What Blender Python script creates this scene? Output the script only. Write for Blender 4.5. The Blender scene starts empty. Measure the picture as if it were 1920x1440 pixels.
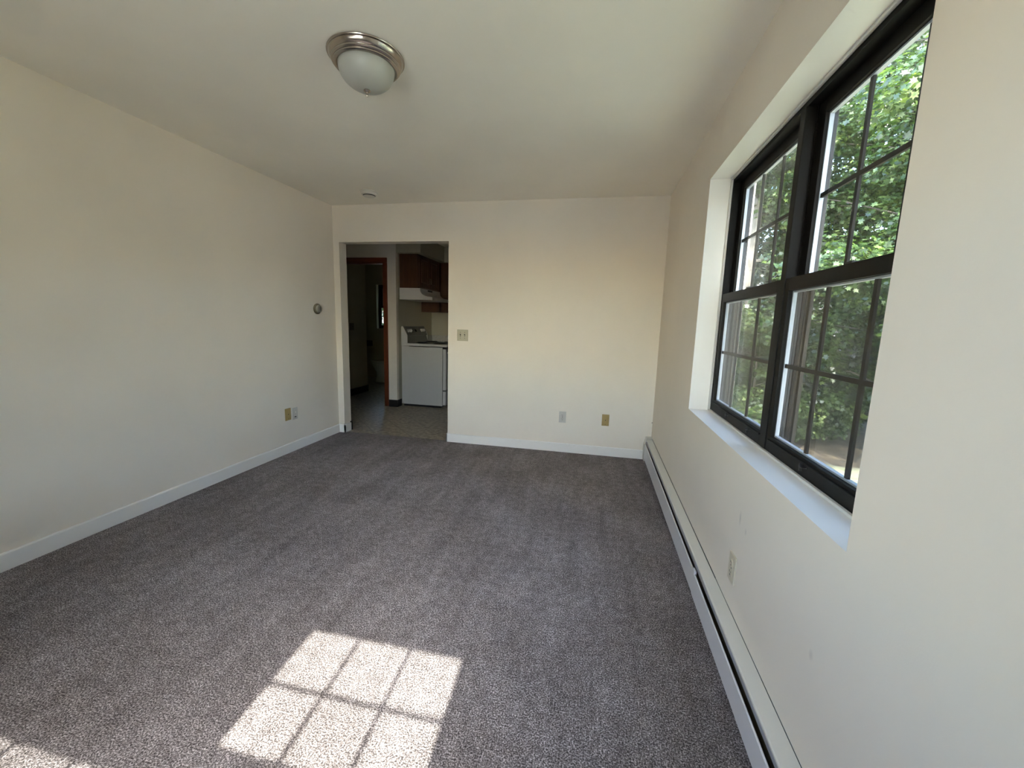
import bpy, bmesh, math, random
import numpy as np
from mathutils import Vector, Matrix
S = bpy.context.scene
C = S.collection
PI = math.pi

# ------------------------------------------------------------------ camera
cam_d = bpy.data.cameras.new('camera')
cam = bpy.data.objects.new('camera', cam_d)
C.objects.link(cam)
r_ = Vector((0.97918682, 0.2007991, 0.02954493))
u_ = Vector((-0.05842194, 0.13944631, 0.98850473))
f_ = Vector((-0.19437093, 0.96965687, -0.14827506))
M = Matrix((( r_.x, u_.x, -f_.x, 0.0), (r_.y, u_.y, -f_.y, 0.0), (r_.z, u_.z, -f_.z, 1.281), (0, 0, 0, 1)))
cam.matrix_world = M
cam_d.sensor_width = 36.0
cam_d.lens = 36.0 * 767.37 / 1920
cam_d.clip_start = 0.02
cam_d.clip_end = 300
S.camera = cam

# ------------------------------------------------------------------ world, sun, exposure
SKY = 2.5
SUN = 10.5
w = bpy.data.worlds.new('sky'); S.world = w; w.use_nodes = True
nt = w.node_tree; nt.nodes.clear()
out = nt.nodes.new('ShaderNodeOutputWorld'); bg = nt.nodes.new('ShaderNodeBackground')
sky = nt.nodes.new('ShaderNodeTexSky')
sky.sky_type = 'NISHITA'; sky.sun_disc = False
sky.sun_elevation = math.radians(46); sky.sun_rotation = math.radians(176.6)
sky.air_density = 1.0; sky.dust_density = 1.3; sky.ozone_density = 1.0
bg.inputs['Strength'].default_value = SKY
nt.links.new(sky.outputs[0], bg.inputs[0]); nt.links.new(bg.outputs[0], out.inputs[0])
sd = bpy.data.lights.new('sun', 'SUN'); so = bpy.data.objects.new('sun', sd); C.objects.link(so)
sd.energy = SUN; sd.angle = math.radians(0.53); sd.color = (1.0, 0.95, 0.87)
trav = Vector((-0.06, 1.0, -1.03)).normalized()
so.rotation_euler = trav.to_track_quat('-Z', 'Y').to_euler()
so.location = (2, -10, 12)
vs = S.view_settings
vs.view_transform = 'Standard'; vs.look = 'None'; vs.gamma = 1.0; vs.use_curve_mapping = False
vs.exposure = 1.24
S.display_settings.display_device = 'sRGB'
cy = S.cycles
cy.max_bounces = 14; cy.diffuse_bounces = 8; cy.transparent_max_bounces = 24; cy.glossy_bounces = 4
cy.sample_clamp_indirect = 6.0
try:
    cy.use_denoising = True; cy.denoiser = 'OPENIMAGEDENOISE'
except Exception: pass

# ------------------------------------------------------------------ room numbers
XL, XR, YB, H = -2.796, 0.5805, 4.0455, 2.44
DL, DR, DH = -2.7255, -1.5005, 2.0695
WY0, WY1, WZ0, WZ1 = 0.993, 2.627, 0.792, 2.114
YR = -0.47            # wall behind the camera
KW = 4.17             # kitchen side of the back wall
YS = 5.49             # wall with the bathroom door
KX = -2.82            # kitchen left wall
KF = 6.78             # kitchen far wall

# ------------------------------------------------------------------ materials
def mat(name, col=(.8, .8, .8), rough=.5, metal=0.0, spec=.5, coat=0.0):
    m = bpy.data.materials.new(name); m.use_nodes = True
    b = m.node_tree.nodes['Principled BSDF']
    b.inputs['Base Color'].default_value = (*col, 1); b.inputs['Roughness'].default_value = rough
    b.inputs['Metallic'].default_value = metal; b.inputs['Specular IOR Level'].default_value = spec
    b.inputs['Coat Weight'].default_value = coat
    return m
def tc(m):
    n = m.node_tree.nodes.new('ShaderNodeTexCoord'); return n.outputs['Object']
def node(m, t, **k):
    n = m.node_tree.nodes.new(t)
    for a, b in k.items(): setattr(n, a, b)
    return n
def noise(m, scale, detail=3, rough=.5, vec=None):
    n = node(m, 'ShaderNodeTexNoise'); n.inputs['Scale'].default_value = scale
    n.inputs['Detail'].default_value = detail; n.inputs['Roughness'].default_value = rough
    m.node_tree.links.new(vec if vec is not None else tc(m), n.inputs['Vector'])
    return n.outputs['Fac']
def ramp(m, fac, stops):
    n = node(m, 'ShaderNodeValToRGB'); e = n.color_ramp.elements
    while len(e) < len(stops): e.new(.5)
    for i, (p, c) in enumerate(stops):
        e[i].position = p; e[i].color = (*c, 1)
    m.node_tree.links.new(fac, n.inputs[0]); return n.outputs[0]
def mixc(m, fac, a, b, mode='MIX'):
    n = node(m, 'ShaderNodeMix', data_type='RGBA', blend_type=mode)
    L = m.node_tree.links
    if isinstance(fac, (int, float)): n.inputs[0].default_value = fac
    else: L.new(fac, n.inputs[0])
    for v, i in ((a, 6), (b, 7)):
        if isinstance(v, tuple): n.inputs[i].default_value = (*v, 1)
        else: L.new(v, n.inputs[i])
    return n.outputs[2]
def setcol(m, c): m.node_tree.links.new(c, m.node_tree.nodes['Principled BSDF'].inputs['Base Color'])
def bump(m, h, strength=.2, dist=.002):
    n = node(m, 'ShaderNodeBump'); n.inputs['Strength'].default_value = strength
    n.inputs['Distance'].default_value = dist
    m.node_tree.links.new(h, n.inputs['Height'])
    m.node_tree.links.new(n.outputs[0], m.node_tree.nodes['Principled BSDF'].inputs['Normal'])

def paint(name, col, rough=.6, k=.03):
    m = mat(name, col, rough)
    a = tuple(c * (1 - k) for c in col); b = tuple(min(1, c * (1 + k)) for c in col)
    setcol(m, ramp(m, noise(m, 1.3, 4), [(.35, a), (.65, b)]))
    bump(m, noise(m, 260, 2), .12, .001)
    return m
m_wall = paint('cream_wall_paint', (.795, .722, .612), .55)
m_wallr = paint('cream_wall_paint_with_scuffs', (.795, .722, .612), .55)
def scuff(m, spots):
    L = m.node_tree.links; b = m.node_tree.nodes['Principled BSDF']; cur = b.inputs['Base Color'].links[0].from_socket
    for (y, z, ry, rz, k) in spots:
        sub = node(m, 'ShaderNodeVectorMath', operation='SUBTRACT'); sub.inputs[1].default_value = (XR, y, z); L.new(tc(m), sub.inputs[0])
        mul = node(m, 'ShaderNodeVectorMath', operation='MULTIPLY'); mul.inputs[1].default_value = (0, 1 / ry, 1 / rz); L.new(sub.outputs[0], mul.inputs[0])
        ln = node(m, 'ShaderNodeVectorMath', operation='LENGTH'); L.new(mul.outputs[0], ln.inputs[0])
        mr = node(m, 'ShaderNodeMapRange'); mr.inputs[1].default_value = 1.0; mr.inputs[2].default_value = .2; mr.inputs[3].default_value = 0; mr.inputs[4].default_value = k
        L.new(ln.outputs['Value'], mr.inputs[0]); cur = mixc(m, mr.outputs[0], cur, (.42, .38, .33))
    L.new(cur, b.inputs['Base Color'])
scuff(m_wallr, [(1.621, 0.567, .012, .034, .45), (1.556, 0.544, .010, .016, .35), (1.063, 0.470, .012, .018, .3)])
m_kwall = paint('dimmed_olive_beige_kitchen', (.52, .485, .37), .55)  # kitchen dimness put into the wall colour, darker than the room's paint
m_bwall = paint('dimmed_olive_bathroom', (.36, .32, .21), .55)  # bathroom walls coloured darker to stand in for its dim light
m_ceil = paint('ceiling_paint', (.92, .875, .77), .7)
m_reveal = paint('semi_gloss_reveal_paint', (.78, .745, .68), .3)
m_trim = paint('white_trim_paint', (.82, .795, .745), .35, .015)
m_ext = paint('exterior_siding_paint', (.55, .5, .42), .8)
m_scuff = mat('wall_scuff', (.50, .47, .42), .7)
m_black = mat('black_vinyl', (.008, .008, .009), .4)
m_frame = mat('black_brown_window_frame', (.010, .009, .008), .5, spec=.15)
setcol(m_frame, ramp(m_frame, noise(m_frame, 9, 3), [(.3, (.002, .002, .002)), (.7, (.004, .0035, .003))]))
m_sash = mat('dark_bronze_sash', (.006, .005, .004), .5, spec=.2)
m_spacer = mat('aluminium_spacer', (.45, .48, .52), .4, .2)
m_metal_dark = mat('dark_metal_clip', (.05, .05, .052), .35, .6)
m_caulk = mat('trim_bead', (.62, .60, .55), .6)

# carpet
m_carpet = mat('grey_carpet', (.2, .2, .2), .95, spec=.1)
n1 = noise(m_carpet, 210, 4, .65)
n2 = noise(m_carpet, 95, 3, .6)
n3 = noise(m_carpet, 2.2, 5, .6)
base = ramp(m_carpet, n1, [(.38, (.052, .046, .045)), (.50, (.185, .168, .165)), (.62, (.56, .52, .515))])
v2 = ramp(m_carpet, n2, [(.35, (.72, .71, .71)), (.65, (1.2, 1.19, 1.2))])
v3 = ramp(m_carpet, n3, [(.35, (.86, .845, .84)), (.65, (1.14, 1.14, 1.15))])
v4 = ramp(m_carpet, noise(m_carpet, 24, 5, .72), [(.38, (.80, .79, .785)), (.62, (1.2, 1.2, 1.2))])
mpc = node(m_carpet, 'ShaderNodeMapping'); mpc.inputs['Rotation'].default_value = (0, 0, math.radians(28)); mpc.inputs['Scale'].default_value = (5.5, .8, 1)
m_carpet.node_tree.links.new(tc(m_carpet), mpc.inputs[0])
v5 = ramp(m_carpet, noise(m_carpet, 1.6, 4, .6, mpc.outputs[0]), [(.40, (.90, .895, .89)), (.60, (1.09, 1.09, 1.09))])
cc = base
for v_ in (v2, v3, v4, v5): cc = mixc(m_carpet, 1.0, cc, v_, 'MULTIPLY')
setcol(m_carpet, cc)
bump(m_carpet, n1, .9, .006)

# kitchen vinyl
m_vinyl = mat('mottled_vinyl_tile', (.3, .26, .2), .35)
tx = node(m_vinyl, 'ShaderNodeTexBrick'); tx.offset = 0; tx.inputs['Scale'].default_value = 1.0
tx.inputs['Brick Width'].default_value = .305; tx.inputs['Row Height'].default_value = .305
tx.inputs['Mortar Size'].default_value = .003
mp = node(m_vinyl, 'ShaderNodeMapping'); mp.inputs['Rotation'].default_value = (0, 0, math.radians(45))
m_vinyl.node_tree.links.new(tc(m_vinyl), mp.inputs[0]); m_vinyl.node_tree.links.new(mp.outputs[0], tx.inputs['Vector'])
mott = ramp(m_vinyl, noise(m_vinyl, 22, 5, .6), [(.35, (.22, .17, .115)), (.5, (.36, .30, .215)), (.66, (.50, .44, .34))])
tx.inputs['Mortar'].default_value = (.17, .13, .09, 1)
m_vinyl.node_tree.links.new(mott, tx.inputs['Color1']); m_vinyl.node_tree.links.new(mott, tx.inputs['Color2'])
setcol(m_vinyl, tx.outputs['Color'])

def wood(name, a, b, rough=.4, axis=2):
    m = mat(name, a, rough)
    mp = node(m, 'ShaderNodeMapping'); sc = [14, 14, 14]; sc[axis] = 1.0
    mp.inputs['Scale'].default_value = sc
    m.node_tree.links.new(tc(m), mp.inputs[0])
    setcol(m, ramp(m, noise(m, 3.0, 6, .6, mp.outputs[0]), [(.3, a), (.7, b)]))
    return m
m_wood = wood('stained_cabinet_wood', (.060, .019, .0055), (.115, .040, .013))
m_casing = wood('red_brown_casing_wood', (.10, .020, .006), (.19, .045, .013), .35)
m_casing_h = wood('red_brown_head_casing_wood', (.10, .020, .006), (.19, .045, .013), .35, 0)
m_white = mat('white_enamel', (.50, .485, .455), .25, coat=.3)
m_hood = mat('white_hood_enamel', (.68, .65, .63), .3)
m_guard = mat('grey_control_panel', (.20, .205, .18), .3)
m_knob = mat('pale_knob', (.72, .71, .67), .35)
m_blackgl = mat('black_glass', (.012, .012, .012), .12)
m_coil = mat('black_burner_coil', (.02, .02, .02), .5, .4)
m_chrome = mat('chrome', (.6, .6, .6), .2, 1)
m_counter = mat('speckled_counter', (.5, .48, .44), .35)
setcol(m_counter, ramp(m_counter, noise(m_counter, 120, 3), [(.4, (.38, .36, .33)), (.6, (.58, .56, .52))]))
m_porc = mat('porcelain', (.5, .48, .38), .15, coat=.4)
m_nickel = mat('brushed_nickel', (.47, .42, .37), .22, 1)
bump(m_nickel, noise(m_nickel, 60, 2), .03, .001)
m_frost = mat('frosted_glass_shade', (.46, .46, .41), .3)
m_frost.node_tree.nodes['Principled BSDF'].inputs['Subsurface Weight'].default_value = .25
m_frost.node_tree.nodes['Principled BSDF'].inputs['Subsurface Radius'].default_value = (.02, .02, .02)
m_plast = mat('off_white_plastic', (.66, .62, .54), .4)
m_ivory = mat('ivory_plate', (.46, .42, .30), .4)
m_almond = mat('almond_plate', (.60, .54, .41), .4, spec=.3)
m_tan = mat('yellowed_tan_plate', (.38, .27, .10), .4)
m_grey = mat('white_plate', (.55, .515, .455), .4, spec=.3)
m_hole = mat('dark_slot', (.02, .016, .010), .6)
m_heat = mat('cream_heater_enamel', (.68, .665, .60), .4)
m_heatf = mat('white_heater_panel', (.70, .69, .69), .35)
m_damp = mat('grey_damper', (.36, .37, .39), .35, .3)
m_brass = mat('aged_brass', (.16, .14, .09), .4, .8)
m_thface = mat('thermostat_face', (.40, .37, .30), .25, .4)
m_blocker = mat('opaque_sun_blocker', (.6, .57, .5), .8)  # for the sheet added over the rear window to block sun

def glassmat(name, tint=(.93, .95, .94), k=.9):
    m = bpy.data.materials.new(name); m.use_nodes = True; t = m.node_tree; t.nodes.clear()
    o = t.nodes.new('ShaderNodeOutputMaterial'); mx = t.nodes.new('ShaderNodeMixShader')
    tr = t.nodes.new('ShaderNodeBsdfTransparent'); gl = t.nodes.new('ShaderNodeBsdfGlossy')
    tr.inputs[0].default_value = (*tint, 1); gl.inputs['Roughness'].default_value = .0
    lw = t.nodes.new('ShaderNodeLayerWeight'); lw.inputs[0].default_value = .5
    p = t.nodes.new('ShaderNodeMath'); p.operation = 'POWER'; p.inputs[1].default_value = 4.5
    q = t.nodes.new('ShaderNodeMath'); q.operation = 'MULTIPLY_ADD'; q.inputs[1].default_value = k; q.inputs[2].default_value = .035
    t.links.new(lw.outputs['Facing'], p.inputs[0]); t.links.new(p.outputs[0], q.inputs[0])
    t.links.new(q.outputs[0], mx.inputs[0]); t.links.new(tr.outputs[0], mx.inputs[1]); t.links.new(gl.outputs[0], mx.inputs[2])
    t.links.new(mx.outputs[0], o.inputs[0]); return m
m_glass = glassmat('window_glass')
def screenmat():
    m = bpy.data.materials.new('insect_screen_mesh'); m.use_nodes = True; t = m.node_tree; t.nodes.clear()
    o = t.nodes.new('ShaderNodeOutputMaterial'); mx = t.nodes.new('ShaderNodeMixShader')
    tr = t.nodes.new('ShaderNodeBsdfTransparent'); d = t.nodes.new('ShaderNodeBsdfDiffuse')
    d.inputs[0].default_value = (.10, .11, .11, 1); mx.inputs[0].default_value = .24
    t.links.new(tr.outputs[0], mx.inputs[1]); t.links.new(d.outputs[0], mx.inputs[2]); t.links.new(mx.outputs[0], o.inputs[0])
    return m
m_screen = screenmat()
def leafmat(name, a, b, c, tl=.35, sc=2.2):
    m = bpy.data.materials.new(name); m.use_nodes = True; t = m.node_tree; t.nodes.clear()
    o = t.nodes.new('ShaderNodeOutputMaterial'); mx = t.nodes.new('ShaderNodeMixShader'); mx.inputs[0].default_value = tl
    d = t.nodes.new('ShaderNodeBsdfPrincipled'); d.inputs['Roughness'].default_value = .38
    x = t.nodes.new('ShaderNodeBsdfTranslucent')
    col = ramp(m, noise(m, sc, 4, .7), [(.38, a), (.52, b), (.64, c)])
    t.links.new(col, d.inputs['Base Color'])
    br = mixc(m, 1.0, col, (1.5, 1.7, .7), 'MULTIPLY')
    t.links.new(br, x.inputs[0]); t.links.new(d.outputs[0], mx.inputs[1]); t.links.new(x.outputs[0], mx.inputs[2])
    t.links.new(mx.outputs[0], o.inputs[0]); return m
m_leaf = leafmat('maple_leaf_lit_tones', (.010, .022, .008), (.042, .075, .019), (.16, .205, .06))  # sunlit highlights and dark gaps are put into the leaf colour
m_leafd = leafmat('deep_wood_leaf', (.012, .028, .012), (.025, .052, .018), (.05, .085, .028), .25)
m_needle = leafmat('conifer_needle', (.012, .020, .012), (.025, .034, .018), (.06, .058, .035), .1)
m_bark = mat('grey_bark', (.2, .17, .13), .9)
setcol(m_bark, ramp(m_bark, noise(m_bark, 6, 6, .7), [(.3, (.055, .048, .037)), (.7, (.17, .15, .12))]))
m_barkd = mat('dark_bark', (.06, .045, .035), .9)
m_ground = mat('woodland_ground', (.2, .2, .1), .95)
g1 = ramp(m_ground, noise(m_ground, .55, 5, .6), [(.44, (.46, .40, .27)), (.55, (.44, .43, .25))])
_s = node(m_ground, 'ShaderNodeSeparateXYZ'); m_ground.node_tree.links.new(tc(m_ground), _s.inputs[0])
_a = node(m_ground, 'ShaderNodeMath', operation='MULTIPLY_ADD'); _a.inputs[1].default_value = 1.6
m_ground.node_tree.links.new(noise(m_ground, 1.4, 4, .6), _a.inputs[0]); m_ground.node_tree.links.new(_s.outputs[1], _a.inputs[2])
_b = node(m_ground, 'ShaderNodeMapRange'); _b.inputs[1].default_value = 7.9; _b.inputs[2].default_value = 8.4
m_ground.node_tree.links.new(_a.outputs[0], _b.inputs[0])
litter = ramp(m_ground, noise(m_ground, 5, 5, .7), [(.35, (.045, .035, .022)), (.65, (.15, .115, .075))])
g1 = mixc(m_ground, _b.outputs[0], g1, litter)
_c = node(m_ground, 'ShaderNodeMapRange'); _c.inputs[1].default_value = -.9; _c.inputs[2].default_value = -1.0
m_ground.node_tree.links.new(_s.outputs[1], _c.inputs[0])
g1 = mixc(m_ground, _c.outputs[0], g1, (.62, .59, .53))   # unseen pale ground added behind the house to bounce sun indoors
g2 = ramp(m_ground, noise(m_ground, 14, 5, .7), [(.3, (.7, .7, .65)), (.7, (1.25, 1.22, 1.1))])
setcol(m_ground, mixc(m_ground, 1.0, g1, g2, 'MULTIPLY'))
m_lawn = m_ground

# ------------------------------------------------------------------ mesh helpers
def box(bm, x0, x1, y0, y1, z0, z1, bev=0.0, mi=0):
    v = [bm.verts.new(p) for p in ((x0, y0, z0), (x1, y0, z0), (x1, y1, z0), (x0, y1, z0), (x0, y0, z1), (x1, y0, z1), (x1, y1, z1), (x0, y1, z1))]
    fs = [bm.faces.new([v[i] for i in q]) for q in ((0, 3, 2, 1), (4, 5, 6, 7), (0, 1, 5, 4), (1, 2, 6, 5), (2, 3, 7, 6), (3, 0, 4, 7))]
    for f in fs: f.material_index = mi
    if bev > 0:
        es = list({e for f in fs for e in f.edges})
        bmesh.ops.bevel(bm, geom=es, offset=bev, segments=2, affect='EDGES', profile=.6)
    return fs
def prism(bm, prof, a0, a1, axis='y', mi=0):
    # prof: closed outline in the two remaining axes
    def P(p, a):
        return (p[0], a, p[1]) if axis == 'y' else ((a, p[0], p[1]) if axis == 'x' else (p[0], p[1], a))
    A = [bm.verts.new(P(p, a0)) for p in prof]; B = [bm.verts.new(P(p, a1)) for p in prof]
    n = len(prof); fs = []
    fs.append(bm.faces.new(A)); fs.append(bm.faces.new(B[::-1]))
    for i in range(n): fs.append(bm.faces.new((A[i], B[i], B[(i + 1) % n], A[(i + 1) % n])))
    for f in fs: f.material_index = mi
    return fs
def lathe(bm, prof, seg=48, sx=1, sy=1, c=(0, 0, 0), axis='z'):
    rings = []
    for r, z in prof:
        if r < 1e-6: 
            p = (0, 0, z); pts = [p]
        else: pts = [(r * math.cos(2 * PI * i / seg) * sx, r * math.sin(2 * PI * i / seg) * sy, z) for i in range(seg)]
        if axis == 'x': pts = [(p[2], p[0], p[1]) for p in pts]
        if axis == 'y': pts = [(p[0], p[2], p[1]) for p in pts]
        rings.append([bm.verts.new((p[0] + c[0], p[1] + c[1], p[2] + c[2])) for p in pts])
    for a, b in zip(rings, rings[1:]):
        for i in range(seg):
            j = (i + 1) % seg
            try:
                if len(a) == 1 and len(b) == 1: continue
                if len(a) == 1: bm.faces.new((a[0], b[j], b[i]))
                elif len(b) == 1: bm.faces.new((a[i], a[j], b[0]))
                else: bm.faces.new((a[i], a[j], b[j], b[i]))
            except ValueError: pass
def tube(bm, pts, rad, seg=10, cap=True):
    pts = [Vector(p) for p in pts]; n = len(pts)
    if isinstance(rad, (int, float)): rad = [rad] * n
    rings = []; up = None
    for i, p in enumerate(pts):
        d = (pts[min(i + 1, n - 1)] - pts[max(i - 1, 0)]).normalized()
        if up is None: up = Vector((0, 0, 1)) if abs(d.z) < .9 else Vector((1, 0, 0))
        a = d.cross(up).normalized(); b = a.cross(d).normalized(); up = b
        rings.append([bm.verts.new(p + (a * math.cos(2 * PI * k / seg) + b * math.sin(2 * PI * k / seg)) * rad[i]) for k in range(seg)])
    for A, B in zip(rings, rings[1:]):
        for k in range(seg): bm.faces.new((A[k], A[(k + 1) % seg], B[(k + 1) % seg], B[k]))
    if cap:
        bm.faces.new(rings[0][::-1]); bm.faces.new(rings[-1])
def BM(): return bmesh.new()
def obj(name, bm, mats, parent=None, smooth=False, kind=None, loc=None):
    bmesh.ops.recalc_face_normals(bm, faces=bm.faces)
    me = bpy.data.meshes.new(name)
    if smooth:
        for f in bm.faces: f.smooth = True
        for e in bm.edges:
            if len(e.link_faces) == 2 and e.calc_face_angle(0) > math.radians(38): e.smooth = False
    bm.to_mesh(me); bm.free()
    if not isinstance(mats, (list, tuple)): mats = [mats]
    for m in mats: me.materials.append(m)
    o = bpy.data.objects.new(name, me); C.objects.link(o)
    if loc: o.location = loc
    if parent: o.parent = parent
    if kind: o['kind'] = kind
    return o
def empty(name, loc=(0, 0, 0), rz=0.0, kind=None):
    o = bpy.data.objects.new(name, None); C.objects.link(o)
    o.location = loc; o.rotation_euler = (0, 0, rz); o.empty_display_size = .1
    if kind: o['kind'] = kind
    return o
def tag(o, label, cat, group=None):
    o['label'] = label; o['category'] = cat
    if group: o['group'] = group
    return o
def dup(root, loc, rz=0.0):
    r = root.copy(); C.objects.link(r); r.location = loc; r.rotation_euler = (0, 0, rz)
    def rec(src, dst):
        for ch in list(src.children):
            c = ch.copy(); C.objects.link(c); c.parent = dst; rec(ch, c)
    rec(root, r)
    return r

# ------------------------------------------------------------------ room shell
TW = .24
bm = BM(); g_ = .020
box(bm, XL + g_, XR - .02, YR + .0, YB - g_, -.02, 0); box(bm, DL + g_, DR - g_, YB - g_, 4.065, -.02, 0)
obj('floor', bm, m_carpet, kind='structure')
bm = BM(); box(bm, XL - .15, XR + .08, YR - TW, 4.07, -.25, -.014); obj('floor', bm, m_black, kind='structure')  # black slab colours in the shadow of the carpet-edge groove
bm = BM(); box(bm, -5.6, XR + .08, 4.07, 8.4, -.25, -.004); obj('floor', bm, m_vinyl, kind='structure')
bm = BM(); box(bm, -5.6, XR + TW, YR - TW, 8.5, H, H + .25); obj('ceiling', bm, m_ceil, kind='structure')
bm = BM(); box(bm, XL - .15, XL, YR - TW, KW - .001, -.25, H + .02); obj('wall_left', bm, m_wall, kind='structure')
# back wall with the doorway
bm = BM()
box(bm, XL - .01, DL, YB, KW, -.25, H + .01); box(bm, DR, XR + .02, YB, KW, -.25, H + .01); box(bm, DL, DR, YB, KW, DH, H + .01)
obj('wall_back', bm, m_wall, kind='structure')
# right wall with window opening
XO = XR + TW
bm = BM()
box(bm, XR, XO, YR - TW, WY0, -.25, H + .01); box(bm, XR, XO, WY1, 8.5, -.25, H + .01)
box(bm, XR, XO, WY0, WY1, -.25, WZ0); box(bm, XR, XO, WY0, WY1, WZ1, H + .01)
for f in bm.faces:
    c = f.calc_center_median(); n = f.normal
    f.normal_update()
    if abs(f.normal.x) < .5 and XR < c.x < XO and WY0 - .001 <= c.y <= WY1 + .001 and WZ0 - .001 <= c.z <= WZ1 + .001:
        f.material_index = 1
bmesh.ops.remove_doubles(bm, verts=bm.verts, dist=1e-5)
obj('wall_right', bm, [m_wallr, m_reveal], kind='structure')
# wall behind the camera with its own twin window
RX0, RX1 = -1.825, -.235
bm = BM()
box(bm, XL, RX0, YR - TW, YR, -.25, H + .01); box(bm, RX1, XR, YR - TW, YR, -.25, H + .01)
box(bm, RX0, RX1, YR - TW, YR, -.25, WZ0); box(bm, RX0, RX1, YR - TW, YR, WZ1, H + .01)
obj('wall_rear', bm, m_wall, kind='structure')

# baseboards 7.9 cm high
BH, BT = .088, .014
def board(prof_h=BH, t=BT):
    return [(0, -0.004), (t, -0.004), (t, prof_h - .006), (t - .004, prof_h), (0, prof_h)]
bm = BM(); prism(bm, [(XL + p[0], p[1]) for p in board()], YR, YB, 'y'); obj('baseboard_left', bm, m_trim, kind='structure')
bm = BM()
prism(bm, [(YB - p[0], p[1]) for p in board()], DR - BT, XR - .068, 'x')
prism(bm, [(DR - p[0], p[1]) for p in board()], YB - BT, KW - .02, 'y')
obj('baseboard_back', bm, m_trim, kind='structure')
bm = BM()
prism(bm, [(YB - p[0], p[1]) for p in board()], XL, DL + BT, 'x')
prism(bm, [(DL + p[0], p[1]) for p in board()], YB - BT, KW - .02, 'y')
obj('baseboard_jamb', bm, m_trim, kind='structure')
bm = BM(); prism(bm, [(YR + p[0], p[1]) for p in board()], XL, XR, 'x'); obj('baseboard_rear', bm, m_trim, kind='structure')
# dark line under the boards is groove shadow, coloured into the black slab; black cove base starts at the kitchen side
bm = BM()
box(bm, DL, DL + .012, KW - .02, KW + .01, -.004, .10); box(bm, -3.9, DL, KW, KW + .008, -.004, .10)
box(bm, DR - .012, DR, KW - .02, KW + .01, -.004, .10); box(bm, DR, XR, KW, KW + .008, -.004, .10)
obj('baseboard_kitchen', bm, m_black, kind='structure')

# ------------------------------------------------------------------ kitchen and bathroom shell
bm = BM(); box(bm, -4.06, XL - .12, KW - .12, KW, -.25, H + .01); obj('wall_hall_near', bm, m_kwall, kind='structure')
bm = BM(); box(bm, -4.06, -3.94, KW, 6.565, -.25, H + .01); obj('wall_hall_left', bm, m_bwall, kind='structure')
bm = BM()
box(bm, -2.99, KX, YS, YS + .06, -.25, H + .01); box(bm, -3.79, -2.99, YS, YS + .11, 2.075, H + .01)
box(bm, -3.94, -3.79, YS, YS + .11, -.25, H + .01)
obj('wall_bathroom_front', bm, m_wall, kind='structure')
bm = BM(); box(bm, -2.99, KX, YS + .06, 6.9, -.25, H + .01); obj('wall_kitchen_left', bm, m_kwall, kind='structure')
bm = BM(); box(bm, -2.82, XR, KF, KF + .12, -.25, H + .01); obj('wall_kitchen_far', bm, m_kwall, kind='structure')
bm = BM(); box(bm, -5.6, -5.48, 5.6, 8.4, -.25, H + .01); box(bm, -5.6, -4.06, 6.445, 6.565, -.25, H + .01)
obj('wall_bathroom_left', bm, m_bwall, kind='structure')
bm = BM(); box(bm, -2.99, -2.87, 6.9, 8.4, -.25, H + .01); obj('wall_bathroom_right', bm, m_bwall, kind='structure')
BWX0, BWX1, BWZ0, BWZ1 = -4.67, -3.95, 1.07, 2.0
bm = BM(); Y0, Y1 = 8.2, 8.4
box(bm, -5.6, BWX0, Y0, Y1, -.25, H + .01); box(bm, BWX1, -2.87, Y0, Y1, -.25, H + .01)
box(bm, BWX0, BWX1, Y0, Y1, -.25, BWZ0); box(bm, BWX0, BWX1, Y0, Y1, BWZ1, H + .01)
obj('wall_bathroom_far', bm, m_bwall, kind='structure')
bm = BM()
box(bm, -2.95, KX + .008, YS - .008, YS, -.004, .10); box(bm, KX, KX + .008, YS - .008, 5.62, -.004, .10)
obj('baseboard_stub', bm, m_black, kind='structure')
bm = BM(); box(bm, -3.94, -3.93, KW, 6.565, -.004, .11); box(bm, -3.94, -3.93, 6.565, 6.573, -.004, .11); obj('baseboard_hall', bm, m_black, kind='structure')
# soffit over the cabinets
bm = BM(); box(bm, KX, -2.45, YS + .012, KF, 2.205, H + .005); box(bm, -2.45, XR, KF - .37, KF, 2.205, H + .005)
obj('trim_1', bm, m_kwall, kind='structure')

# bathroom door casing (no leaf in view)
d = empty('door_1', (-3.40, YS, 0), kind='structure')
def ch(name, bm, m, par, off):
    o = obj(name, bm, m, par); 
    for v in o.data.vertices: v.co -= Vector(off)
    return o
o_ = (-3.40, YS, 0)
bm = BM(); box(bm, -3.014, -2.950, YS - .018, YS, 0, 2.068, .004); ch('side_casing', bm, m_casing, d, o_)
bm = BM(); box(bm, -3.86, -3.796, YS - .018, YS, 0, 2.068, .004); ch('side_casing', bm, m_casing, d, o_)
bm = BM(); box(bm, -3.86, -2.950, YS - .018, YS, 2.068, 2.134, .004); ch('head_casing', bm, m_casing_h, d, o_)
bm = BM(); box(bm, -3.008, -2.99, YS - .006, YS + .116, 0, 2.062); box(bm, -3.79, -3.772, YS - .006, YS + .116, 0, 2.062)
box(bm, -3.79, -2.99, YS - .006, YS + .116, 2.055, 2.075); box(bm, -3.02, -3.008, YS + .05, YS + .085, 0, 2.055)
ch('door_jamb', bm, m_casing, d, o_)

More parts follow.
